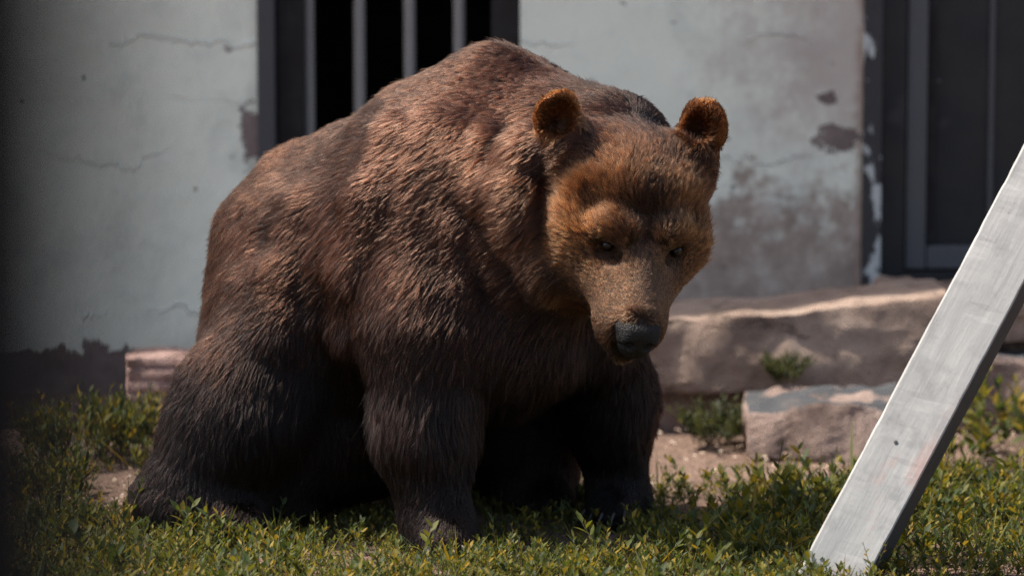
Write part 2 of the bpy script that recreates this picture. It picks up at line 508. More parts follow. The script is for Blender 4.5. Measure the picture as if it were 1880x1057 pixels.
# steel door in the right opening
door = hb('steel_door', [(1.139, 1.80, WY + .100, WY + .120, .392, 1.93)], M_PANEL)
def dpart(name, blist, mat, bevel=.003): return boxes(name, blist, mat, door, bevel)
dpart('post', [(DX0 - .003, DX0 + .05, WY - .01, WY + .09, .255, 1.998)], M_PEEL)
dpart('frame', [(DX0 + .052, DX0 + .118, WY + .03, WY + .12, .262, 1.998), (DX0 + .118, 1.87, WY + .03, WY + .12, .259, .318), (1.87, DX1 - .003, WY + .03, WY + .12, .262, 1.998)], M_PANEL)
dpart('stile', [(DX0 + .122, DX0 + .178, WY + .045, WY + .13, .325, 1.93)], M_STILE)
dpart('stile', [(1.80, 1.865, WY + .045, WY + .13, .325, 1.93)], M_STILE)
dpart('bottom_rail', [(DX0 + .181, 1.797, WY + .05, WY + .125, .325, .388)], M_STILE)
dpart('inner_ledge', [(DX0 + .182, DX0 + .205, WY + .075, WY + .099, .392, 1.93)], M_RUSTY)
dpart('rib', [(1.308, 1.322, WY + .088, WY + .099, .392, 1.93)], M_RIB)
dpart('rib', [(1.558, 1.572, WY + .088, WY + .099, .392, 1.93)], M_RIB)
rv = [(1.168 + .006 * math.cos(a) * c, WY + .074 - .006 * (1 - c), .84 + .006 * math.sin(a) * c) for c in (1.0, .7) for a in np.linspace(0, 2 * math.pi, 8, endpoint=False)]
link_mesh('rivet', rv, [(k, (k + 1) % 8, 8 + (k + 1) % 8, 8 + k) for k in range(8)] + [tuple(range(8, 16))], M_RIB, door)
tag(house, 'pale plastered animal house with barred opening and dark steel door', 'building')

# ---------------------------------------------------------------- leaning beam
def beam_material():
    m = NT('weathered_grey_white_paint')
    p = m.coord('Object')
    g = m.noise(m.coord('Object', (16, 16, 2.2)), 1.0, 6, .55)
    g2 = m.noise(m.coord('Object', (75, 75, 7)), 1.0, 5, .6)
    n = m.noise(p, 13, 8, .65); f = m.noise(p, 120, 4, .65)
    Z = m.xyz(p)[2]
    c = m.ramp(g, [(.3, (.30, .305, .30)), (.5, (.355, .36, .35)), (.7, (.42, .42, .405))])
    c = m.mix(m.math('MULTIPLY', m.maprange(g2, .5, .8), .45), c, (.52, .52, .50))
    c = m.mix(m.math('MULTIPLY', m.maprange(n, .46, .70), .62), c, (.22, .225, .225))
    c = m.mix(m.math('MULTIPLY', m.ramp(m.noise(m.coord('Object', (1, 1, .5), (2, 4, 1)), 11, 6, .6), [(.55, 0.0), (.66, 1.0)]), m.maprange(Z, .62, .22, 0, .75)), c, (.42, .27, .235))
    c = m.mix(m.math('MULTIPLY', m.maprange(f, .66, .74), .6), c, (.17, .16, .155))
    h = m.math('ADD', m.math('MULTIPLY', g, 1.0), m.math('ADD', m.math('MULTIPLY', g2, .45), m.math('MULTIPLY', n, .5)))
    return m.finish(c, .6, m.bump(h, .35, .006), spec=.35)
M_BEAM = beam_material()
M_BEAM_SHADE = plain_paint('beam_shade_side', (.050, .047, .046), .8, (.10, .085, .075), (.6, .75), 6, stretch=(6, 6, 1))  # dark colour that paints shade onto the beam's right-hand side
def beam():
    foot = at(1520, 1090, -.42)
    top = at(1520 + 417 * 1.9, 1090 - 785 * 1.9, -.42 + .14)
    a = top - foot; L = np.linalg.norm(a); a /= L
    left = np.array([-a[2], 0, a[0]]); left -= a * (left @ a); left /= np.linalg.norm(left)
    back = np.cross(a, left)
    if back[1] < 0: back = -back
    b = rad(21)
    front = -back * math.cos(b) + left * math.sin(b)        # outward normal of the pale face
    across = np.cross(a, front)
    R = np.c_[across, -front, a]
    if np.linalg.det(R) < 0: R[:, 0] *= -1
    w, t, n = .070, .060, 150
    V, Fc = [], []
    ring = [(-w, -t), (-w + .006, -t - .0), (0, -t), (w - .006, -t), (w, -t + .004), (w, 0), (w, t), (0, t), (-w, t), (-w, -t + .004)]
    ring = [(-w + .005, -t), (-w * .3, -t), (w * .4, -t), (w - .003, -t), (w, -t + .003), (w, 0), (w, t - .003), (w - .003, t), (0, t), (-w + .003, t), (-w, t - .003), (-w, 0), (-w, -t + .006)]
    rr = np.random.default_rng(4)
    for i in range(n + 1):
        z = -.10 + (L + .1) * i / n
        for (x, y) in ring:
            V.append((x, y, z))
    V = np.array(V, np.float32)
    q = V * np.array([1, 1, .6], np.float32)
    for ax in range(2): V[:, ax] += .0011 * fnoise(q, 26, 80 + ax, 4) + .0016 * np.minimum(0, fnoise(V, 70, 84 + ax, 2) + .35) * np.sign(V[:, ax])
    k = len(ring)
    for i in range(n):
        for j in range(k):
            c, d = i * k + j, i * k + (j + 1) % k
            Fc.append((c, d, d + k, c + k))
    Fc.append(tuple(range(k))[::-1]); Fc.append(tuple(range(n * k, n * k + k)))
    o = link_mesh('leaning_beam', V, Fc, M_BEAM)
    o.data.materials.append(M_BEAM_SHADE)
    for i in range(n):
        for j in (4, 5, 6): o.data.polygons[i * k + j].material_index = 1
    M = Matrix([[*R[0], foot[0]], [*R[1], foot[1]], [*R[2], foot[2]], [0, 0, 0, 1]])
    o.matrix_world = M
    # nail heads
    for zz, xx in ((.36, -.012), (1.02, .02)):
        nv = [(xx + .0045 * math.cos(t2) * c, -t - .0012 * (2 - c), zz + .0045 * math.sin(t2) * c) for c in (1, .6) for t2 in np.linspace(0, 2 * math.pi, 8, endpoint=False)]
        nl = link_mesh('nail_head', nv, [(k2, (k2 + 1) % 8, 8 + (k2 + 1) % 8, 8 + k2) for k2 in range(8)] + [tuple(range(8, 16))], M_RIB, o)
    tag(o, 'leaning grey-white painted timber beam with its foot in the grass', 'beam')
    return o
beam()

# ---------------------------------------------------------------- dark post of the visitors' fence, close to the camera and far out of focus
M_POST = NT('black_painted_post').finish((.005, .005, .0055), .9, spec=.1)
def fence_post():
    x1 = (182 - 940) / FOCAL_PX * 1.05
    root = boxes('fence_post', [(x1 - .09, x1, -8.20, -8.11, .012, 2.9)], M_POST, None, .004)
    boxes('base_plate', [(x1 - .14, x1 + .05, -8.25, -8.06, -.006, .010)], M_POST, root, .002)
    boxes('cap', [(x1 - .096, x1 + .006, -8.206, -8.104, 2.902, 2.92)], M_POST, root, .003)
    tag(root, 'black fence post on the visitors\' side, blurred along the picture\'s dark edge', 'post')
fence_post()
# ================================================================ the bear: body from a smooth implicit surface
HEAD_YAW, HEAD_PITCH, HEAD_ROLL = rad(9.5), rad(31), rad(7.5)
def head_matrix():
    cy, sy, cp, sp, cr, sr = math.cos(HEAD_YAW), math.sin(HEAD_YAW), math.cos(HEAD_PITCH), math.sin(HEAD_PITCH), math.cos(HEAD_ROLL), math.sin(HEAD_ROLL)
    roll = np.array([[cr, 0, sr], [0, 1, 0], [-sr, 0, cr]])
    pitch = np.array([[1, 0, 0], [0, cp, sp], [0, -sp, cp]])
    yaw = np.array([[cy, sy, 0], [-sy, cy, 0], [0, 0, 1]])
    return np.diag([1, -1, 1.]) @ yaw @ pitch @ roll
HR = head_matrix()                        # head-local (x across, y to the nose, z up) to world
HO = at(1152, 380, -0.10)                 # middle of the skull
def hd(x, y, z): return HO + HR @ np.array([x, y, z])
def hloc(P): return (P - HO) @ HR         # world to head-local

VOX = 0.006
G0 = np.array([-1.05, -0.62, -0.06]); G1 = np.array([0.62, 1.05, 1.22])
GN = np.ceil((G1 - G0) / VOX).astype(int)
FIELD = np.full(GN, 0.2, np.float32)
AX = [(G0[i] + VOX * np.arange(GN[i])).astype(np.float32) for i in range(3)]

def _sub(lo, hi):
    a = np.clip(np.floor((np.asarray(lo) - G0) / VOX).astype(int), 0, GN)
    b = np.clip(np.ceil((np.asarray(hi) - G0) / VOX).astype(int) + 1, 0, GN)
    return a, b
def _apply(lo, hi, fn, k, mode):
    m = k + 0.05
    a, b = _sub(np.asarray(lo) - m, np.asarray(hi) + m)
    if np.any(b <= a): return
    sl = tuple(slice(a[i], b[i]) for i in range(3))
    x, y, z = (AX[0][sl[0]][:, None, None], AX[1][sl[1]][None, :, None], AX[2][sl[2]][None, None, :])
    d = fn(x, y, z)
    f = FIELD[sl]
    if mode == 'add':
        h = np.clip(0.5 + 0.5 * (f - d) / k, 0, 1)
        FIELD[sl] = f + (d - f) * h - k * h * (1 - h)
    else:
        d = -d
        h = np.clip(0.5 - 0.5 * (f - d) / k, 0, 1)
        FIELD[sl] = f + (d - f) * h + k * h * (1 - h)
def ball(c, r, k=0.06, rot=None, mode='add'):
    """ellipsoid, radii r along the axes of rot"""
    c = np.asarray(c, float); r = np.broadcast_to(np.asarray(r, float), (3,))
    R = np.eye(3) if rot is None else np.asarray(rot)
    ext = np.sqrt(((R * r) ** 2).sum(1))
    def fn(x, y, z):
        dx, dy, dz = x - c[0], y - c[1], z - c[2]
        q = [R[0, i] * dx + R[1, i] * dy + R[2, i] * dz for i in range(3)]
        k0 = np.sqrt(sum((q[i] / r[i]) ** 2 for i in range(3))) + 1e-6
        k1 = np.sqrt(sum((q[i] / r[i] ** 2) ** 2 for i in range(3))) + 1e-6
        return (k0 * (k0 - 1) / k1).astype(np.float32)
    _apply(c - ext, c + ext, fn, k, mode)
def limb(p, q, r1, r2, k=0.06, mode='add'):
    """tapered capsule"""
    p, q = np.asarray(p, float), np.asarray(q, float)
    v = q - p; L2 = v @ v
    def fn(x, y, z):
        dx, dy, dz = x - p[0], y - p[1], z - p[2]
        t = np.clip((dx * v[0] + dy * v[1] + dz * v[2]) / L2, 0, 1)
        return (np.sqrt((dx - t * v[0]) ** 2 + (dy - t * v[1]) ** 2 + (dz - t * v[2]) ** 2) - (r1 + (r2 - r1) * t)).astype(np.float32)
    _apply(np.minimum(p - r1, q - r2), np.maximum(p + r1, q + r2), fn, k, mode)

BF = np.array([.89, -.45, 0]); BF /= np.linalg.norm(BF)      # the bear's heading
BR = np.array([BF[1], -BF[0], 0])                            # its right side (towards the camera)
BODY = np.c_[BF, BR, [0, 0, 1]]
def tilt(a):                                                  # body frame with the spine raised by a
    f = BF * math.cos(a) + np.array([0, 0, 1]) * math.sin(a)
    return np.c_[f, BR, np.cross(f, BR)]
MX = -.014                                                    # the muzzle turns a little to its right
# trunk
ball(at(585, 480, .50), (.225, .285, .245), .09, tilt(.6))
ball(at(530, 600, .44), (.165, .24, .18), .09, tilt(1.0))
ball(at(705, 470, .38), (.27, .315, .29), .11, tilt(.55))
ball(at(835, 420, .27), (.25, .31, .345), .11, tilt(.35))
ball(at(918, 222, .27), (.150, .14, .170), .08, tilt(.1))
ball(at(690, 690, .44), (.28, .28, .18), .10, tilt(.1))
limb(at(572, 345, .48), at(785, 245, .35), .098, .085, .08)          # spine
limb(at(785, 245, .35), at(878, 190, .28), .085, .10, .07)
# right shoulder blade, upper arm
ball(at(800, 430, .06), (.145, .09, .27), .07, tilt(-.1))
ball(at(775, 600, .05), (.13, .11, .20), .07, tilt(.1))
# left shoulder
ball(at(1010, 450, .30), (.15, .14, .24), .08, tilt(0))
# chest, brisket
ball(at(930, 600, .18), (.19, .24, .2), .10, tilt(0))
# right foreleg
limb(at(775, 600, .03), at(778, 790, .0), .128, .094, .09)
limb(at(778, 790, .0), at(804, 985, -.04), .094, .076, .09)
limb(at(806, 985, -.05), at(820, 1000, -.11), .066, .052, .06)
# left foreleg
limb(at(1055, 560, .30), at(1118, 740, .36), .15, .098, .07)
limb(at(1118, 740, .36), at(1140, 925, .37), .094, .074, .08)
limb(at(1140, 925, .36), at(1118, 940, .27), .066, .052, .04)
# right hind leg: thigh, shank, foot
limb(at(530, 600, .26), at(445, 750, .18), .165, .14, .08)
limb(at(445, 750, .18), at(328, 920, .14), .14, .097, .07)
limb(at(335, 940, .14), at(440, 975, .06), .09, .06, .07)
limb(at(450, 780, .2), at(500, 930, .22), .12, .09, .08)
# left hind leg, drawn forward under the belly
limb(at(660, 640, .70), at(900, 780, .62), .17, .125, .08)
limb(at(900, 780, .62), at(980, 915, .52), .13, .088, .06)
limb(at(975, 918, .52), at(1005, 930, .42), .07, .058, .05)
# inner thigh and hanging belly
ball(at(590, 805, .34), (.17, .17, .15), .09, tilt(0))
ball(at(690, 800, .42), (.14, .16, .13), .09, tilt(0))
ball(at(985, 760, .55), (.11, .16, .2), .08, tilt(0))
# neck
limb(at(920, 330, .20), at(1085, 330, .02), .235, .17, .09)
limb(at(975, 236, .22), at(1125, 275, .05), .130, .125, .07)
limb(at(955, 470, .14), at(1075, 440, -.02), .18, .14, .07)
# ruff beside the cheek
ball(at(960, 375, -.09), (.085, .09, .13), .03)
ball(at(985, 275, -.08), (.08, .08, .06), .03)
ball(at(1010, 485, -.10), (.075, .08, .085), .03)
# head
ball(hd(0, -.01, .0), (.158, .165, .145), .05, HR)
ball(hd(-.012, -.02, .075), (.135, .11, .095), .05, HR)           # crown
ball(hd(0, .055, .065), (.115, .085, .085), .05, HR)             # forehead
for s in (-1, 1):
    cx = .098 if s < 0 else .076
    ball(hd(s * cx, .035, -.03), (.080, .115, .10), .045, HR)   # cheek
    limb(hd(s * .034, .158, .052), hd(s * .108, .126, .060), .033, .034, .025)    # brow
    ball(hd(s * (cx + .022), .07, .002), (.045, .05, .045), .035, HR)      # cheekbone
    limb(hd(s * .115, -.045, .085), hd((-.182, 0, .140)[s + 1], -.068, .160), .066, .044, .045)
ball(hd(0, .06, -.125), (.088, .12, .075), .05, HR)
ball(hd(-.06, .04, -.12), (.075, .10, .075), .05, HR)             # throat
limb(hd(0, .12, -.025), hd(MX, .30, -.080), .080, .056, .045)    # muzzle
ball(hd(MX, .265, -.085), (.060, .06, .05), .03, HR)
limb(hd(0, .155, .020), hd(MX, .305, -.050), .040, .034, .022)      # bridge of the nose
for s in (-1, 1):
    limb(hd(s * .085, .07, -.045), hd(MX + s * .032, .240, -.090), .070, .040, .04)   # cheek running into the muzzle
for s in (-1, 1):
    ball(hd(MX + s * .033, .265, -.108), (.037, .060, .042), .025, HR)    # lips
limb(hd(0, .10, -.140), hd(MX, .268, -.152), .070, .038, .03)   # lower jaw
for s in (-1, 1):
    ball(hd(.003 + s * .076, .186, .008), (.036, .031, .024), .020, HR, 'cut')     # eye sockets
    ball(hd(s * .135, .135, .085), (.035, .05, .04), .05, HR, 'cut')      # temples
limb(hd(0, .19, .06), hd(0, .13, .15), .012, .014, .03, 'cut')      # furrow of the forehead
# ears: cupped discs
EAR = []
for s, cx, cz in ((-1, -.196, .190), (1, .142, .196)):
    a = rad(-12 if s < 0 else 40)                                             # turned outwards
    er = HR @ np.array([[math.cos(a), math.sin(a), 0], [-math.sin(a), math.cos(a), 0], [0, 0, 1]]).T
    c = hd(cx, -.075, cz)
    ball(c, np.array([.051, .025, .053]) * (1 if s < 0 else .86), .03, er)
    ball(c + er @ np.array([0, .034, -.004]), (.031, .024, .035), .012, er, 'cut')
    EAR.append((c, er))
def on_skin(px, py, inset):
    d = at(px, py, 0.0) - CAM; d /= np.linalg.norm(d)
    for t in np.arange(8.3, 10.6, .004):
        q = CAM + d * t
        g = np.floor((q - G0) / VOX).astype(int)
        if np.all(g >= 0) and np.all(g < GN) and FIELD[tuple(g)] < 0: return q + d * inset
    return CAM + d * 9.3
# folds: rear edge of the shoulder, behind the elbow, ribs, neck
for pts, r, inset in (([(722, 250), (684, 370), (655, 500), (648, 610), (668, 700)], .036, .022), ([(560, 380), (520, 500), (505, 620)], .04, .030), ([(860, 300), (842, 420), (850, 520)], .034, .024), ([(905, 265), (893, 350), (905, 450), (940, 520)], .030, .016)):
    q = [on_skin(x, y, inset) for x, y in pts]
    for a, b in zip(q[:-1], q[1:]): limb(a, b, r, r, .05)
# uneven muscle and loose skin
_b = np.argwhere(np.abs(FIELD) < .035)
_p = (_b * VOX + G0).astype(np.float32)
_h = np.linalg.norm(hloc(_p) / np.array([.2, .36, .25]), axis=1)
_a = np.clip((_h - .9) / .3, 0, 1) * .0040 + .0012
FIELD[tuple(_b.T)] += (_a * (fnoise(_p * np.array([1, 1, .6], np.float32), 13, 301, 2) + .5 * fnoise(_p, 34, 302, 2))).astype(np.float32)
# flatten on the ground
FIELD[:, :, AX[2] < 0.004] = np.maximum(FIELD[:, :, AX[2] < 0.004], 0.01)

def surface_nets(F, origin, vox):
    """vertex in every cell the surface crosses, quad for every crossed grid edge"""
    S = F < 0
    nx, ny, nz = F.shape
    c = np.zeros((nx - 1, ny - 1, nz - 1), np.int8)
    for i in (0, 1):
        for j in (0, 1):
            for k in (0, 1):
                c += S[i:nx - 1 + i, j:ny - 1 + j, k:nz - 1 + k]
    cells = np.argwhere((c > 0) & (c < 8))
    idx = np.full(c.shape, -1, np.int32)
    idx[tuple(cells.T)] = np.arange(len(cells))
    acc = np.zeros((len(cells), 3), np.float32); cnt = np.zeros(len(cells), np.float32)
    offs = [(i, j, k) for i in (0, 1) for j in (0, 1) for k in (0, 1)]
    for o in offs:
        for ax in range(3):
            if o[ax]: continue
            p = list(o); p[ax] = 1
            fa = F[tuple((cells + o).T)]; fb = F[tuple((cells + p).T)]
            cr = (fa < 0) != (fb < 0)
            t = fa / np.where(cr, fa - fb, 1)
            pt = np.broadcast_to(np.array(o, np.float32), (len(cells), 3)).copy()
            pt[:, ax] = t
            acc += pt * cr[:, None]; cnt += cr
    V = (cells + acc / cnt[:, None]) * vox + origin
    quads = []
    for ax in range(3):
        sa = [slice(None)] * 3; sb = [slice(None)] * 3
        sa[ax] = slice(0, -1); sb[ax] = slice(1, None)
        e = np.argwhere(S[tuple(sa)] != S[tuple(sb)])
        u, w = (ax + 1) % 3, (ax + 2) % 3
        e = e[(e[:, u] > 0) & (e[:, w] > 0) & (e[:, u] < F.shape[u] - 1) & (e[:, w] < F.shape[w] - 1)]
        q = []
        for du, dw in ((1, 1), (0, 1), (0, 0), (1, 0)):
            m = e.copy(); m[:, u] -= du; m[:, w] -= dw
            q.append(idx[tuple(m.T)])
        q = np.stack(q, 1)
        inside = S[tuple(e.T)]
        q[~inside] = q[~inside][:, ::-1]
        quads.append(q)
    return V, np.concatenate(quads)
BV, BQ = surface_nets(FIELD, G0, VOX)

def sample(P, arr=None):
    """trilinear lookup in the field"""
    arr = FIELD if arr is None else arr
    g = np.clip((P - G0) / VOX, 0, GN - 1.001)
    i = g.astype(int); f = (g - i).astype(np.float32)
    out = 0
    for a in (0, 1):
        for b in (0, 1):
            for c in (0, 1):
                w = (f[:, 0] if a else 1 - f[:, 0]) * (f[:, 1] if b else 1 - f[:, 1]) * (f[:, 2] if c else 1 - f[:, 2])
                out = out + w * arr[np.minimum(i[:, 0] + a, GN[0] - 1), np.minimum(i[:, 1] + b, GN[1] - 1), np.minimum(i[:, 2] + c, GN[2] - 1)]
    return out
def grad(P, e=0.009):
    g = np.stack([sample(P + d) - sample(P - d) for d in np.eye(3) * e], 1)
    return g / (np.linalg.norm(g, axis=1, keepdims=True) + 1e-9)
def skin_material():
    m = NT('dark_bear_skin')
    return m.finish((.012, .008, .006), .8, spec=.2)
bear = fast_mesh('brown_bear', BV, BQ, [skin_material()], smooth=True)
tag(bear, 'big brown bear with lowered head and tan muzzle among the low green plants', 'bear')

# nose, eyes ---------------------------------------------------------------
def small_surface(lo, hi, vox, build):
    global FIELD, AX, G0, GN, VOX
    keep = FIELD, AX, G0, GN, VOX
    G0 = np.asarray(lo, float); VOX = vox
    GN = np.ceil((np.asarray(hi) - G0) / vox).astype(int)
    FIELD = np.full(GN, .2, np.float32)
    AX = [(G0[i] + vox * np.arange(GN[i])).astype(np.float32) for i in range(3)]
    build()
    r = surface_nets(FIELD, G0, VOX)
    FIELD, AX, G0, GN, VOX = keep
    return r
NOSE = np.array([MX * 1.15, .341, -.078])
def nose_build():
    ball(NOSE + (0, -.004, .010), (.051, .036, .027), .010)
    ball(NOSE + (0, .002, -.022), (.040, .032, .042), .016)
    for s in (-1, 1):
        ball(NOSE + (s * .026, .010, -.006), (.020, .024, .021), .010)
        ball(NOSE + (s * .021, .036, -.014), (.0115, .020, .012), .006, None, 'cut')
        limb(NOSE + (s * .026, .032, -.016), NOSE + (s * .046, .014, -.024), .0075, .0045, .006, 'cut')
    limb(NOSE + (0, .040, -.012), NOSE + (0, .026, -.054), .0035, .004, .006, 'cut')
nv, nq = small_surface(NOSE - .075, NOSE + .075, .0028, nose_build)
def nose_material():
    m = NT('wet_black_nose_leather')
    p = m.coord('Object')
    v = m.voronoi(p, 330); n = m.noise(p, 40, 4)
    c = m.mix(n, (.003, .003, .0031), (.008, .0074, .0075))
    return m.finish(c, m.maprange(n, .3, .7, .45, .62), m.bump(v, .8, .0025), spec=.24)
fast_mesh('nose', nv @ HR.T + HO, nq, [nose_material()], bear, smooth=True)
EYES = [np.array([s * .076 + .003, .158, .012]) for s in (-1, 1)]
def eye_material():
    m = NT('dark_brown_eye')
    mt = m.finish((.006, .004, .003), .06, spec=.25)
    return mt
M_EYE = eye_material()
for e in EYES:
    bm = bmesh.new(); bmesh.ops.create_uvsphere(bm, u_segments=20, v_segments=12, radius=.0138)
    me = bpy.data.meshes.new('eye'); bm.to_mesh(me); bm.free()
    me.polygons.foreach_set('use_smooth', [True] * len(me.polygons)); me.materials.append(M_EYE)
    o = bpy.data.objects.new('eye', me); COL.objects.link(o); o.parent = bear
    # seat the ball on the socket floor
    q = hd(*e); out = HR @ np.array([np.sign(e[0]) * .35, .9, .1])
    for _ in range(30):
        d = sample(q[None])[0]
        if abs(d) < .0005: break
        q = q - out / np.linalg.norm(out) * d * .8
    o.location = q - out / np.linalg.norm(out) * -.0045
    e[:] = hloc(q[None])[0]
# claws on the fore paws
def claw_mesh():
    V, Fc = [], []
    for i in range(6):
        t = i / 5
        c = Vector((0, .052 * t, -.016 * t * t)); r = .0062 * (1 - t) + .0008
        for k in range(6):
            a = k * math.pi / 3
            V.append((c.x + r * .8 * math.cos(a), c.y, c.z + r * 1.2 * math.sin(a)))
    for i in range(5):
        for k in range(6):
            a, b = i * 6 + k, i * 6 + (k + 1) % 6
            Fc.append((a, b, b + 6, a + 6))
    return V, Fc
cv, cf = claw_mesh()
m_claw = NT('dark_horn_claw').finish((.05, .042, .036), .45)
cl0 = None
for (p0, p1, w) in ((at(806, 985, -.05), at(822, 1000, -.13), .05), (at(1140, 925, .36), at(1118, 940, .27), .046)):
    d = p1 - p0; d[2] = 0; d /= np.linalg.norm(d); sd = np.array([d[1], -d[0], 0])
    for k in range(5):
        s = (k - 2) / 2
        q = p1 + d * (.045 - .02 * abs(s)) + sd * s * w
        if cl0 is None: cl0 = link_mesh('claw', cv, cf, m_claw, bear, True); o = cl0
        else:
            o = cl0.copy(); COL.objects.link(o); o.parent = bear
        o.location = (q[0], q[1], max(.028, q[2] - .01))
        o.rotation_euler = (rad(-8), 0, math.atan2(d[1], d[0]) - math.pi / 2 - s * .25)

# ---------------------------------------------------------------- fur
def unit(v): return v / (np.linalg.norm(v, axis=1, keepdims=True) + 1e-9)
def sstep(x, a, b):
    t = np.clip((x - a) / (b - a), 0, 1); return t * t * (3 - 2 * t)
TRI = np.concatenate([BQ[:, [0, 1, 2]], BQ[:, [0, 2, 3]]])
TA, TB, TC = BV[TRI[:, 0]], BV[TRI[:, 1]], BV[TRI[:, 2]]
AREA = np.linalg.norm(np.cross(TB - TA, TC - TA), axis=1) / 2
TCEN = (TA + TB + TC) / 3
rng = np.random.default_rng(7)
def scatter(n, w):
    p = AREA * w; p = p / p.sum()
    t = rng.choice(len(TRI), n, p=p)
    u, v = rng.random(n), rng.random(n)
    f = u + v > 1; u[f], v[f] = 1 - u[f], 1 - v[f]
    return (TA[t] + (TB[t] - TA[t]) * u[:, None] + (TC[t] - TA[t]) * v[:, None]).astype(np.float32)
def region(P):
    H = hloc(P)
    q = (H - np.array([0, .04, -.02])) / np.array([.215, .36, .25])
    head = 1 - sstep(np.linalg.norm(q, axis=1), .68, 1.08)
    head *= sstep(H[:, 1], -.14, .04)
    muz = sstep(H[:, 1], .15, .27) * head
    ear = np.zeros(len(P))
    for c, er in EAR:
        L = (P - c) @ er
        d = np.linalg.norm(L / np.array([.075, .06, .078]), axis=1)
        ear = np.maximum(ear, 1 - sstep(d, .8, 1.1))
    eye = np.min([np.linalg.norm(H - e, axis=1) for e in EYES], axis=0)
    return H, head, muz, ear, eye
def flow(P, N):
    """combing direction on the surface"""
    H, head, muz, ear, eye = region(P)
    z = P[:, 2:3]
    down = np.array([0, 0, -1.0])
    lowf = 1 - sstep(z, .25, .75)
    d = -BF * (1.0 - .75 * lowf) + down * (.75 + .5 * lowf)
    # chest and throat hang
    front = sstep((P @ BF)[:, None], .02, .28) * (1 - sstep(z, .70, .9))
    d = d * (1 - front) + front * (down * 1.0 - BF * .1)
    # neck: away from the head
    nk = np.exp(-((np.linalg.norm(P - hd(0, -.16, -.02), axis=1) / .24) ** 2))[:, None]
    d = d * (1 - .8 * nk) + .8 * nk * (-HR[:, 1] * .9 + down * .75 + HR[:, 2] * 0.0 + HR[:, 0] * np.sign(H[:, :1]) * .35)
    hdir = -HR[:, 1] * 1.0 + HR[:, 0] * (H[:, :1] * 4.0) + HR[:, 2] * np.clip((H[:, 2:3] + .05) * 5.5, -1.1, .5)
    hdir = hdir - HR[:, 0] * (np.sign(H[:, :1]) * np.exp(-(H[:, :1] / .05) ** 2) * 0.0)
    d = d * (1 - head[:, None]) + head[:, None] * hdir
    for c, er in EAR:
        L = (P - c) @ er
        w = (1 - sstep(np.linalg.norm(L / np.array([.075, .06, .078]), axis=1), .75, 1.1))[:, None]
        rd = unit(P - (c - er[:, 2] * .045 - er[:, 1] * .0))
        d = d * (1 - w) + w * rd * 1.4
    n1 = np.stack([fnoise(P, 9, 100 + i, 2) for i in range(3)], 1)
    n2 = np.stack([fnoise(P, 34, 110 + i, 2) for i in range(3)], 1)
    d = unit(d) + n1 * .22 * (1 - .6 * muz[:, None]) + n2 * .20 * (1 - .7 * muz[:, None])
    t = d - N * (d * N).sum(1, keepdims=True)
    return unit(t)
def length(P):
    H, head, muz, ear, eye = region(P)
    L = np.full(len(P), .037, np.float32)
    L += .014 * sstep(P[:, 2], .55, .30) * (1 - sstep(P[:, 2], .30, .15))      # belly fringe
    L -= .018 * sstep(.22 - P[:, 2], 0, .15)
    hx = np.abs(H[:, 0])
    Lh = .025 + .016 * sstep(hx, .09, .15) * (1 - sstep(H[:, 1], .10, .2)) + .016 * sstep(-H[:, 2], .09, .15) * (1 - sstep(H[:, 1], .16, .26)) + .014 * sstep(H[:, 2], .07, .12)
    L = L * (1 - head) + head * Lh
    L = L * (1 - muz) + muz * (.0115 + .005 * sstep(-H[:, 2], .155, .19))
    L = L * (1 - ear) + ear * .019
    L *= 1 - .75 * np.exp(-(eye / .034) ** 2)
    return L
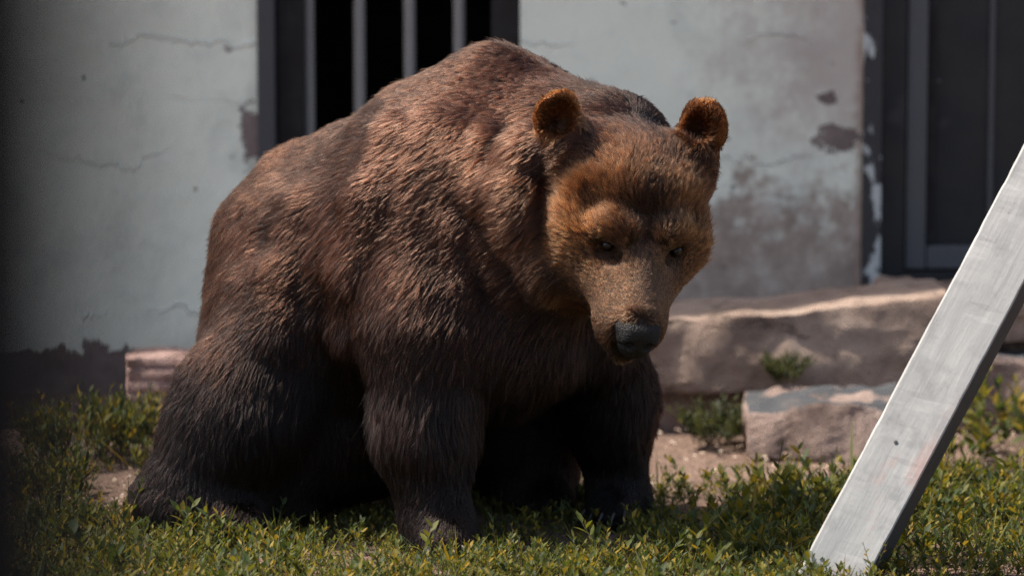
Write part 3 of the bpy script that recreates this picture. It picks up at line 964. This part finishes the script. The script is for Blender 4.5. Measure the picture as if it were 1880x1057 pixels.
def colour(P):
    H, head, muz, ear, eye = region(P)
    H = H - np.outer(sstep(H[:, 1], .1, .3), [MX, 0, 0])
    c = np.tile(np.array([.0165, .0066, .0039]), (len(P), 1))
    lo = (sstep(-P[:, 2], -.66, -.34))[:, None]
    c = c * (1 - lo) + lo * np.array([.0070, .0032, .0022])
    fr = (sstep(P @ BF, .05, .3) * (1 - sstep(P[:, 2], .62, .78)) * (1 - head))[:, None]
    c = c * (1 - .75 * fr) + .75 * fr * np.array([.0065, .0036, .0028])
    rump = sstep(-(P @ BF), .55, .72)[:, None] * sstep(P[:, 2:3], .35, .6)
    c = c * (1 - .4 * rump) + .4 * rump * np.array([.048, .0165, .0080])
    ruff = np.exp(-((np.linalg.norm((P - at(955, 385, -.12)) / np.array([.12, .16, .2]), axis=1)) ** 2))[:, None]
    c = c * (1 - .7 * ruff) + .7 * ruff * np.array([.038, .016, .0085])
    hump = np.exp(-(np.linalg.norm((P - at(930, 110, .27)) / np.array([.16, .2, .09]), axis=1)) ** 2)[:, None]
    c = c * (1 - .45 * hump) + .45 * hump * np.array([.014, .0066, .0042])
    face = np.tile(np.array([.072, .0315, .0122]), (len(P), 1)) * np.exp(.55 * fnoise(P, 16, 160, 3))[:, None]
    mop = np.exp(-(np.linalg.norm((H - np.array([.0, .12, .10])) / np.array([.052, .09, .10]), axis=1)) ** 2)[:, None]
    face = face * (1 - .88 * mop) + .88 * mop * np.array([.011, .005, .003])
    for s in (-1, 1):
        gold = np.exp(-(np.linalg.norm((H - np.array([s * .10, .12, .03])) / np.array([.045, .07, .065]), axis=1)) ** 2)[:, None]
        face = face * (1 + 1.0 * gold * np.array([1.0, 1.0, .85]))
    back = sstep(-H[:, 1:2], -.15, .03)
    face = face * (1 - .6 * back) + .6 * back * np.array([.028, .0115, .0062])
    m = muz[:, None]
    face = face * (1 - m) + m * np.array([.070, .035, .0175])
    brdg = (np.exp(-(H[:, 0] / .022) ** 2) * muz * sstep(H[:, 2], -.10, -.05))[:, None]
    face = face * (1 - .45 * brdg) + .45 * brdg * np.array([.045, .026, .018])
    ek = np.exp(-(eye / .033) ** 2)[:, None]  # shadow under the brow, painted into the fur colour around the eyes
    face = face * (1 - .93 * ek) + .93 * ek * np.array([.006, .004, .0035])
    e_in = np.zeros(len(P))
    for c2, er in EAR:
        Le = (P - c2) @ er
        e_in = np.maximum(e_in, np.exp(-((Le[:, 0] / .032) ** 2 + ((Le[:, 2] + .012) / .036) ** 2)) * sstep(Le[:, 1], -.004, .012))
    # dark lips under the nose, pale chin rim
    lip = (sstep(H[:, 1], .27, .305) * np.exp(-((H[:, 2] + .135) / .024) ** 2) * (np.abs(H[:, 0]) < .06))[:, None]
    face = face * (1 - .9 * lip) + .9 * lip * np.array([.008, .006, .0055])
    chin = (sstep(H[:, 1], .20, .26) * sstep(-H[:, 2], .15, .175))[:, None]
    face = face * (1 - .8 * chin) + .8 * chin * np.array([.13, .09, .06])
    mouth = (np.exp(-((H[:, 2] + .142 - .10 * np.clip(.28 - H[:, 1], 0, .1)) / .008) ** 2) * sstep(H[:, 1], .16, .2))[:, None]
    face = face * (1 - .85 * mouth) + .85 * mouth * np.array([.009, .006, .005])
    h = head[:, None]
    c = c * (1 - h) + h * face
    e = ear[:, None]
    c = c * (1 - e) + e * np.array([.085, .031, .010])
    c = c * (1 - .55 * e_in[:, None]) + .55 * e_in[:, None] * np.array([.010, .006, .004])
    return c
def strand(P, T, N, L, lift, S):
    """points along a strand that rises, then lies down along the comb direction"""
    g = np.array([0, 0, -1.0])
    out = []
    for s in S:
        out.append(P + L[:, None] * (T * (s * (.75 + .25 * s)) + N * (lift[:, None] * (s - .62 * s * s)) + g * (.10 * s * s)))
    return np.stack(out, 1)
def make_fur(n_hair=560000, n_clump=90000, npt=6):
    H, head, muz, ear, eye = region(TCEN)
    w = 1 + 1.3 * head + 2.6 * muz + 1.8 * ear
    w *= np.where(TCEN[:, 2] < .012, .0, 1)
    nl = (TCEN @ HR) - HO @ HR - NOSE
    w = np.where((np.linalg.norm(nl / np.array([.050, .05, .058]), axis=1) < 1) & (nl[:, 1] > -.026) & (nl[:, 2] < .030), 0, w)
    w = np.where(eye < .0150, 0, w)
    # what faces away from the visitors' side needs fewer hairs
    N0 = grad(TCEN)
    view = unit(CAM - TCEN)
    w *= .35 + .65 * sstep((N0 * view).sum(1), -.45, -.15)
    P = scatter(n_hair, w)
    C = scatter(n_clump, w * (1 - .45 * head))
    NP_, NC = grad(P), grad(C)
    TP_, TCl = flow(P, NP_), flow(C, NC)
    LP, LC = length(P), length(C)
    S = np.linspace(0, 1, npt)
    var = 1 + .22 * fnoise(P, 26, 130, 2)
    Lp = LP * var * rng.uniform(.65, 1.12, len(P))
    Lc = LC * (1 + .22 * fnoise(C, 26, 130, 2)) * rng.uniform(.78, 1.18, len(C))
    Hp = region(P)
    fluff = .42 + .35 * Hp[3] + .10 * Hp[1] - .2 * Hp[2]
    Hc = region(C)
    fluffc = .42 + .35 * Hc[3] + .10 * Hc[1] - .2 * Hc[2]
    own = strand(P, TP_, NP_, Lp, fluff * rng.uniform(.7, 1.35, len(P)), S)
    TCl = unit(TCl + rng.normal(0, .13, TCl.shape))
    ctr = strand(C, TCl, NC, Lc, fluffc * rng.uniform(.6, 1.35, len(C)), S)
    kd = kdtree.KDTree(len(C))
    for i, c in enumerate(C.tolist()): kd.insert(c, i)
    kd.balance()
    near = np.fromiter((kd.find(p)[1] for p in P.tolist()), int, len(P))
    k = rng.uniform(.32, .88, len(P)) * (1 - .5 * Hp[2])
    dn = np.linalg.norm(P - C[near], axis=1)
    k *= 1 - sstep(dn, .018, .03)
    k = k[:, None, None] * (S ** 1.1)[None, :, None]
    own = own * (1 - k) + ctr[near] * k
    # frizz and fly-aways
    wob = rng.normal(0, 1, (len(P), 3)) * Lp[:, None] * .07
    own += wob[:, None, :] * (S ** 2)[None, :, None]
    ph = rng.uniform(0, 6.28, (len(P), 1))
    amp = (.0011 + .0012 * Hp[1])[:, None]
    wv = np.cross(TP_, NP_)
    own += (amp * np.sin(ph + S[None, :] * 9))[:, :, None] * wv[:, None, :] * S[None, :, None]
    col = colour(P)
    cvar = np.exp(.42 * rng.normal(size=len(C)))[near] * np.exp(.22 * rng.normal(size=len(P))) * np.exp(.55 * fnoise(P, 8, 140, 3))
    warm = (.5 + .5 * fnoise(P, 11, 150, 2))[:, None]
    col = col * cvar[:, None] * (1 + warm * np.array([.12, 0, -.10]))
    pale = rng.random(len(P)) < .04
    col[pale] = col[pale] * 1.7
    hc = bpy.data.hair_curves.new('fur')
    hc.add_curves([npt] * len(P))
    hc.attributes['position'].data.foreach_set('vector', own.astype(np.float32).ravel())
    r0 = .00052 * (1 - .25 * Hp[1] - .2 * Hp[2]) * rng.uniform(.75, 1.25, len(P))
    prof = np.array([1, 1, .95, .8, .55, .16])[:npt]
    ra = hc.attributes.get('radius') or hc.attributes.new('radius', 'FLOAT', 'POINT')
    ra.data.foreach_set('value', (r0[:, None] * prof[None]).astype(np.float32).ravel())
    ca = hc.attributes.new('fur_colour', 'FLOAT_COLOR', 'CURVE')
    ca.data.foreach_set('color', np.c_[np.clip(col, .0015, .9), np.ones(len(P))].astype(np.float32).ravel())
    m = NT('bear_fur')
    m.n.remove(m.bsdf)
    hb_ = m.new('ShaderNodeBsdfHairPrincipled')
    hb_.parametrization = 'COLOR'
    hb_.inputs['Roughness'].default_value = .32
    hb_.inputs['Radial Roughness'].default_value = .55
    hb_.inputs['IOR'].default_value = 1.31
    at_ = m.new('ShaderNodeAttribute', attribute_name='fur_colour')
    hi = m.new('ShaderNodeHairInfo')
    c = m.mix(m.maprange(hi.outputs['Intercept'], .15, .95), m.mix(1.0, at_.outputs['Color'], (.30, .27, .27), 'MULTIPLY'), m.mix(1.0, at_.outputs['Color'], (1.35, 1.35, 1.35), 'MULTIPLY'))
    m.link(c, hb_.inputs['Color'])
    m.link(hb_.outputs[0], m.out.inputs['Surface'])
    hc.materials.append(m.mat)
    o = bpy.data.objects.new('fur', hc)
    COL.objects.link(o)
    o.parent = bear
    return o
make_fur()
# ================================================================ plants
def leaf_material(name, cols, trans=.35):
    m = NT(name)
    g = m.new('ShaderNodeNewGeometry')
    c = m.ramp(g.outputs['Random Per Island'], cols)
    n = m.noise(m.coord('Object'), 5, 3)
    c = m.mix(m.math('MULTIPLY', n, .5), c, m.mix(1.0, c, (.6, .7, .6), 'MULTIPLY'))
    m.finish(c, .6, spec=.25)
    tr = m.new('ShaderNodeBsdfTranslucent')
    m.link(m.mix(1.0, c, (1.5, 1.45, .7), 'MULTIPLY'), tr.inputs['Color'])
    mx = m.new('ShaderNodeMixShader'); mx.inputs[0].default_value = trans
    m.link(m.bsdf.outputs[0], mx.inputs[1]); m.link(tr.outputs[0], mx.inputs[2])
    m.link(mx.outputs[0], m.out.inputs['Surface'])
    return m.mat
M_LEAF = leaf_material('knotgrass_leaves', [(0, (.042, .060, .029)), (.30, (.060, .082, .024)), (.55, (.098, .108, .021)), (.80, (.165, .142, .021)), (.97, (.27, .18, .027))])
M_DARKLEAF = leaf_material('dusty_dark_leaves', [(0, (.030, .040, .018)), (.5, (.050, .060, .026)), (.9, (.085, .085, .035))])
M_STEM = NT('green_brown_stem').finish((.10, .085, .04), .7)
M_BLADE = leaf_material('grass_blade', [(0, (.06, .09, .03)), (.5, (.11, .13, .05)), (.95, (.28, .25, .13))])

LEAF_T = np.array([(0, 1, 2), (0, 2, 3), (1, 4, 5), (1, 5, 2), (2, 5, 6), (2, 6, 3), (4, 7, 5), (5, 7, 6)])
def leaf(base, d, up, L, W, rg):
    """bent elliptical blade, folded along the midrib"""
    d = d / np.linalg.norm(d); s = np.cross(d, up); s /= np.linalg.norm(s) + 1e-9
    n = np.cross(s, d)
    curl = rg.uniform(-.25, .12)
    def pt(t, w, f): return base + d * (L * t) + s * (W * w) + n * (L * curl * t * t + W * f)
    return np.array([pt(0, 0, 0), pt(.36, -.5, .16), pt(.36, 0, 0), pt(.36, .5, .16), pt(.7, -.38, .12), pt(.7, 0, 0), pt(.7, .38, .12), pt(1, 0, 0)])
def sprig(rg, h, n, ll, bend=.35):
    """stem with alternate leaves: returns vertices, triangles, number of stem triangles"""
    az = rg.uniform(0, 6.28); b = rg.uniform(.05, bend) * h
    path = lambda t: np.array([math.cos(az) * b * t * t, math.sin(az) * b * t * t, h * t])
    V, T = [], []
    m = 4
    for i in range(m):
        c = path(i / (m - 1)); r = .0011 * (1 - .5 * i / m)
        for k in range(3):
            a = k * 2.094
            V.append(c + np.array([r * math.cos(a), r * math.sin(a), 0]))
    for i in range(m - 1):
        for k in range(3):
            a, c2 = i * 3 + k, i * 3 + (k + 1) % 3
            T += [(a, c2, c2 + 3), (a, c2 + 3, a + 3)]
    ns = len(T)
    ang = rg.uniform(0, 6.28)
    for i in range(n):
        t = .18 + .82 * (i + rg.uniform(0, .5)) / n
        t = min(t, 1)
        ang += 2.4 + rg.normal(0, .35)
        el = rg.uniform(.25, .75) + .55 * t
        d = np.array([math.cos(ang) * math.cos(el), math.sin(ang) * math.cos(el), math.sin(el)])
        L = ll * rg.uniform(.65, 1.15) * (1.05 - .45 * max(0, t - .7) / .3)
        lv = leaf(path(t), d, np.array([0, 0, 1.0]) + rg.normal(0, .25, 3), L, L * rg.uniform(.32, .46), rg)
        o = len(V)
        V += list(lv); T += [tuple(x + o for x in tr) for tr in LEAF_T]
    return np.array(V), np.array(T), ns
def spread(protos, pos, scale, rz, tiltx, tilty, which):
    Vs, Ts, Ms = [], [], []
    off = 0
    for k, (v, t, ns) in enumerate(protos):
        sel = np.where(which == k)[0]
        if not len(sel): continue
        c, s = np.cos(rz[sel]), np.sin(rz[sel])
        x = v[None, :, 0] * c[:, None] - v[None, :, 1] * s[:, None]
        y = v[None, :, 0] * s[:, None] + v[None, :, 1] * c[:, None]
        z = np.broadcast_to(v[None, :, 2], x.shape)
        x = x + z * tiltx[sel][:, None]; y = y + z * tilty[sel][:, None]
        W = np.stack([x, y, z], -1) * scale[sel][:, None, None] + pos[sel][:, None, :]
        Vs.append(W.reshape(-1, 3))
        T = t[None] + (np.arange(len(sel)) * len(v))[:, None, None] + off
        Ts.append(T.reshape(-1, 3)); off += len(sel) * len(v)
        mi = np.zeros(len(t), int); mi[:ns] = 1
        Ms.append(np.tile(mi, len(sel)))
    return np.concatenate(Vs), np.concatenate(Ts), np.concatenate(Ms)
rg = np.random.default_rng(21)
PROTO = [sprig(rg, rg.uniform(.055, .10), int(rg.integers(9, 15)), rg.uniform(.020, .028), .7) for _ in range(14)]
def grass_proto(r):
    V, T = [], []
    for i in range(int(r.integers(3, 6))):
        a = r.uniform(0, 6.28); el = r.uniform(.7, 1.35)
        lv = leaf(np.array([math.cos(a), math.sin(a), 0]) * .006, np.array([math.cos(a) * math.cos(el), math.sin(a) * math.cos(el), math.sin(el)]), np.array([0, 0, 1.0]) + r.normal(0, .2, 3), r.uniform(.06, .13), r.uniform(.0035, .006), r)
        T += [tuple(x + len(V) for x in tr) for tr in LEAF_T]; V += list(lv)
    return np.array(V), np.array(T), 0
NS = len(PROTO)
PROTO += [grass_proto(rg) for _ in range(6)] + [sprig(rg, rg.uniform(.10, .14), 7, .016, .8) for _ in range(2)]
def ground_cover():
    n = 21000
    pos = np.c_[rg.uniform(-1.75, 2.0, n), rg.uniform(-1.25, 1.15, n), np.zeros(n)]
    P = pos.astype(np.float32)
    nz = fnoise(P, 5, 201, 3)
    dens = .75 + .6 * nz
    # bare soil strips beside the stones and behind the hind foot
    edge = 1.02 - .30 * np.clip((P[:, 0] - .1) / .25, 0, 1) + .12 * np.clip((P[:, 0] - .9) / .3, 0, 1)
    dens -= sstep(P[:, 1] + .10 * nz, edge - .10, edge + .03) * 1.6
    bare = np.exp(-(((P[:, 0] + .93) / .10) ** 2 + ((P[:, 1] - .48) / .17) ** 2))
    dens -= 1.2 * bare
    dens -= .15 * sstep(P[:, 1], .35, .6) * (P[:, 0] < .1)
    keep = rg.random(n) < dens
    # trampled where the bear stands
    feet = [(at(806, 985, -.05), .09), (at(1140, 925, .36), .085), (at(335, 930, .14), .1), (at(430, 950, .06), .085), (at(975, 918, .52), .085)]
    for c, r in feet: keep &= np.hypot(P[:, 0] - c[0], P[:, 1] - c[1]) > r * .6
    extra = []
    for c, r in feet:                      # tufts the feet have pushed aside
        a = rg.uniform(math.pi * 1.02, math.pi * 1.98, 75); q = r * rg.uniform(.85, 1.7, 75)
        extra.append(np.c_[c[0] + np.cos(a) * q, c[1] + np.sin(a) * q, np.zeros(75)])
    pos = np.concatenate([pos[keep]] + extra); P = pos.astype(np.float32); m = len(pos)
    pos[:, 2] = .012 * fnoise(P, 4, 5) + .006 * fnoise(P, 22, 6) - .008
    tall = rg.uniform(.45, 1.12, m) * (1 + .35 * fnoise(P, 8, 205, 2))
    tall *= np.where(rg.random(m) < .04, 1.5, 1)
    under = np.exp(-(((P[:, 0] + .25) / .55) ** 2 + ((P[:, 1] - .35) / .28) ** 2))
    tall *= 1 - .35 * under
    V, T, Mi = spread(PROTO, pos, tall, rg.uniform(0, 6.28, m), rg.normal(0, .22, m), rg.normal(0, .22, m), np.where(rg.random(m) < .17, rg.integers(NS, len(PROTO), m), rg.integers(0, NS, m)))
    o = fast_mesh('ground_cover', V, T, [M_LEAF, M_STEM], None, Mi)
    tag(o, 'low carpet of small green and yellow leaved plants on the soil', 'ground cover', kind='stuff')
ground_cover()

def weed(name, base, n, h, spread_r, ll, mat, label, seed, lean=.3):
    r = np.random.default_rng(seed)
    root = empty(name, base)
    lv, lt, sv, st = [], [], [], []
    lo = so = 0
    for i in range(n):
        v, t, ns = sprig(r, h * r.uniform(.6, 1.1), int(r.integers(9, 16)), ll * r.uniform(.8, 1.15), .5)
        a, q = r.uniform(0, 6.28), spread_r * math.sqrt(r.random()) * .6
        c = np.array([math.cos(a) * q, math.sin(a) * q, 0])
        v = v + c + v[:, 2:3] * np.array([math.cos(a), math.sin(a), 0]) * lean * r.uniform(.3, 1.6)
        sv.append(v[:12]); st.append(t[:ns] + so); so += 12
        lv.append(v[12:]); lt.append(t[ns:] - 12 + lo); lo += len(v) - 12
    fast_mesh('stems', np.concatenate(sv), np.concatenate(st), [M_STEM], root)
    fast_mesh('leaves', np.concatenate(lv), np.concatenate(lt), [mat], root)
    tag(root, label, 'plant', 'weeds along the wall and stones')
    return root
weed('leafy_weed', on_z(150, 840), 95, .15, .24, .030, M_LEAF, 'bushy green weed at the paint-stripped foot of the pale wall', 31)
weed('leafy_weed', on_z(232, 835), 55, .15, .13, .028, M_LEAF, 'green weed growing against the pink layered rock', 32)
weed('leafy_weed', on_z(90, 920), 70, .12, .20, .028, M_LEAF, 'dark green weed beside the bare soil behind the bear\'s hind foot', 33)
weed('dry_weed', at(1440, 700, 1.40), 45, .075, .06, .018, M_DARKLEAF, 'small dusty weed rooted on top of the stone ledge', 34, .5)
weed('dry_weed', on_z(1312, 812), 80, .105, .10, .022, M_DARKLEAF, 'dark dusty weed in front of the gap under the long slab', 35, .5)
weed('broad_leaved_shrub', on_z(1850, 830), 22, .23, .16, .052, M_LEAF, 'broad-leaved green shrub past the leaning beam', 36, .35)
weed('broad_leaved_shrub', on_z(1760, 850), 14, .12, .10, .040, M_LEAF, 'low leafy shoot between the leaning beam and the footing stone', 38, .35)

def grass_tuft(base, n, h, label, seed, r0=.05, w=.0024):
    r = np.random.default_rng(seed)
    root = empty('grass_tuft', base)
    for k in range(n):
        a = r.uniform(0, 6.28); q = r0 * math.sqrt(r.random())
        c = np.array([math.cos(a) * q, math.sin(a) * q, -.01])
        L = h * r.uniform(.45, 1.15); az = r.uniform(0, 6.28); bend = r.uniform(.25, 1.1)
        d = np.array([math.cos(az), math.sin(az), 0]); s = np.array([-d[1], d[0], 0])
        V, Fc = [], []
        for i in range(7):
            t = i / 6
            p = c + d * (L * .55 * bend * t * t) + np.array([0, 0, L * (t - .35 * bend * t ** 3)])
            ww = w * (1 - t ** 2) + .0002
            V += [p - s * ww, p + np.array([0, 0, -ww * .5]) , p + s * ww]
        for i in range(6):
            for j in (0, 1):
                b = i * 3 + j
                Fc.append((b, b + 1, b + 4, b + 3))
        link_mesh('blade', V, Fc, M_BLADE, root)
    tag(root, label, 'grass', 'grass tufts among the low plants')
grass_tuft(on_z(1545, 1062), 24, .10, 'thin grass blades curling up in front of the beam\'s foot', 51, .075, .0016)
grass_tuft(on_z(1700, 1040), 16, .13, 'dry curved grass blades on the shaded side of the leaning beam', 52, .07, .0015)
grass_tuft(on_z(1415, 1050), 12, .09, 'short grass blades in the bear\'s shadow', 53, .06, .0014)
grass_tuft(on_z(1060, 960), 8, .07, 'few bent grass blades in front of the bear\'s far forepaw', 54, .05, .0014)

def litter():
    n = 420
    r = np.random.default_rng(77)
    V, T = [], []
    for i in range(n):
        if i % 3 == 0: x, y = r.normal(-.93, .10), r.normal(.50, .14)
        else: x, y = r.uniform(.15, 1.3), r.uniform(.68, 1.42)
        a = r.uniform(0, 6.28); L = r.uniform(.006, .022); W = L * r.uniform(.25, .6)
        d = np.array([math.cos(a), math.sin(a), r.uniform(-.25, .25)]); s = np.array([-d[1], d[0], r.uniform(-.3, .3)])
        c = np.array([x, y, .010 + r.uniform(0, .004)])
        o = len(V)
        V += [c - d * L / 2, c - s * W / 2, c + d * L / 2, c + s * W / 2, c + np.array([0, 0, .003])]
        T += [(o, o + 1, o + 4), (o + 1, o + 2, o + 4), (o + 2, o + 3, o + 4), (o + 3, o, o + 4)]
    m = NT('dry_litter'); g = m.new('ShaderNodeNewGeometry')
    c = m.ramp(g.outputs['Random Per Island'], [(0, (.16, .10, .07)), (.5, (.34, .24, .17)), (.9, (.55, .45, .36))])
    o = fast_mesh('leaf_litter', V, T, [m.finish(c, .9)])
    tag(o, 'dry leaf scraps and chips scattered on the bare soil', 'litter', kind='stuff')
litter()
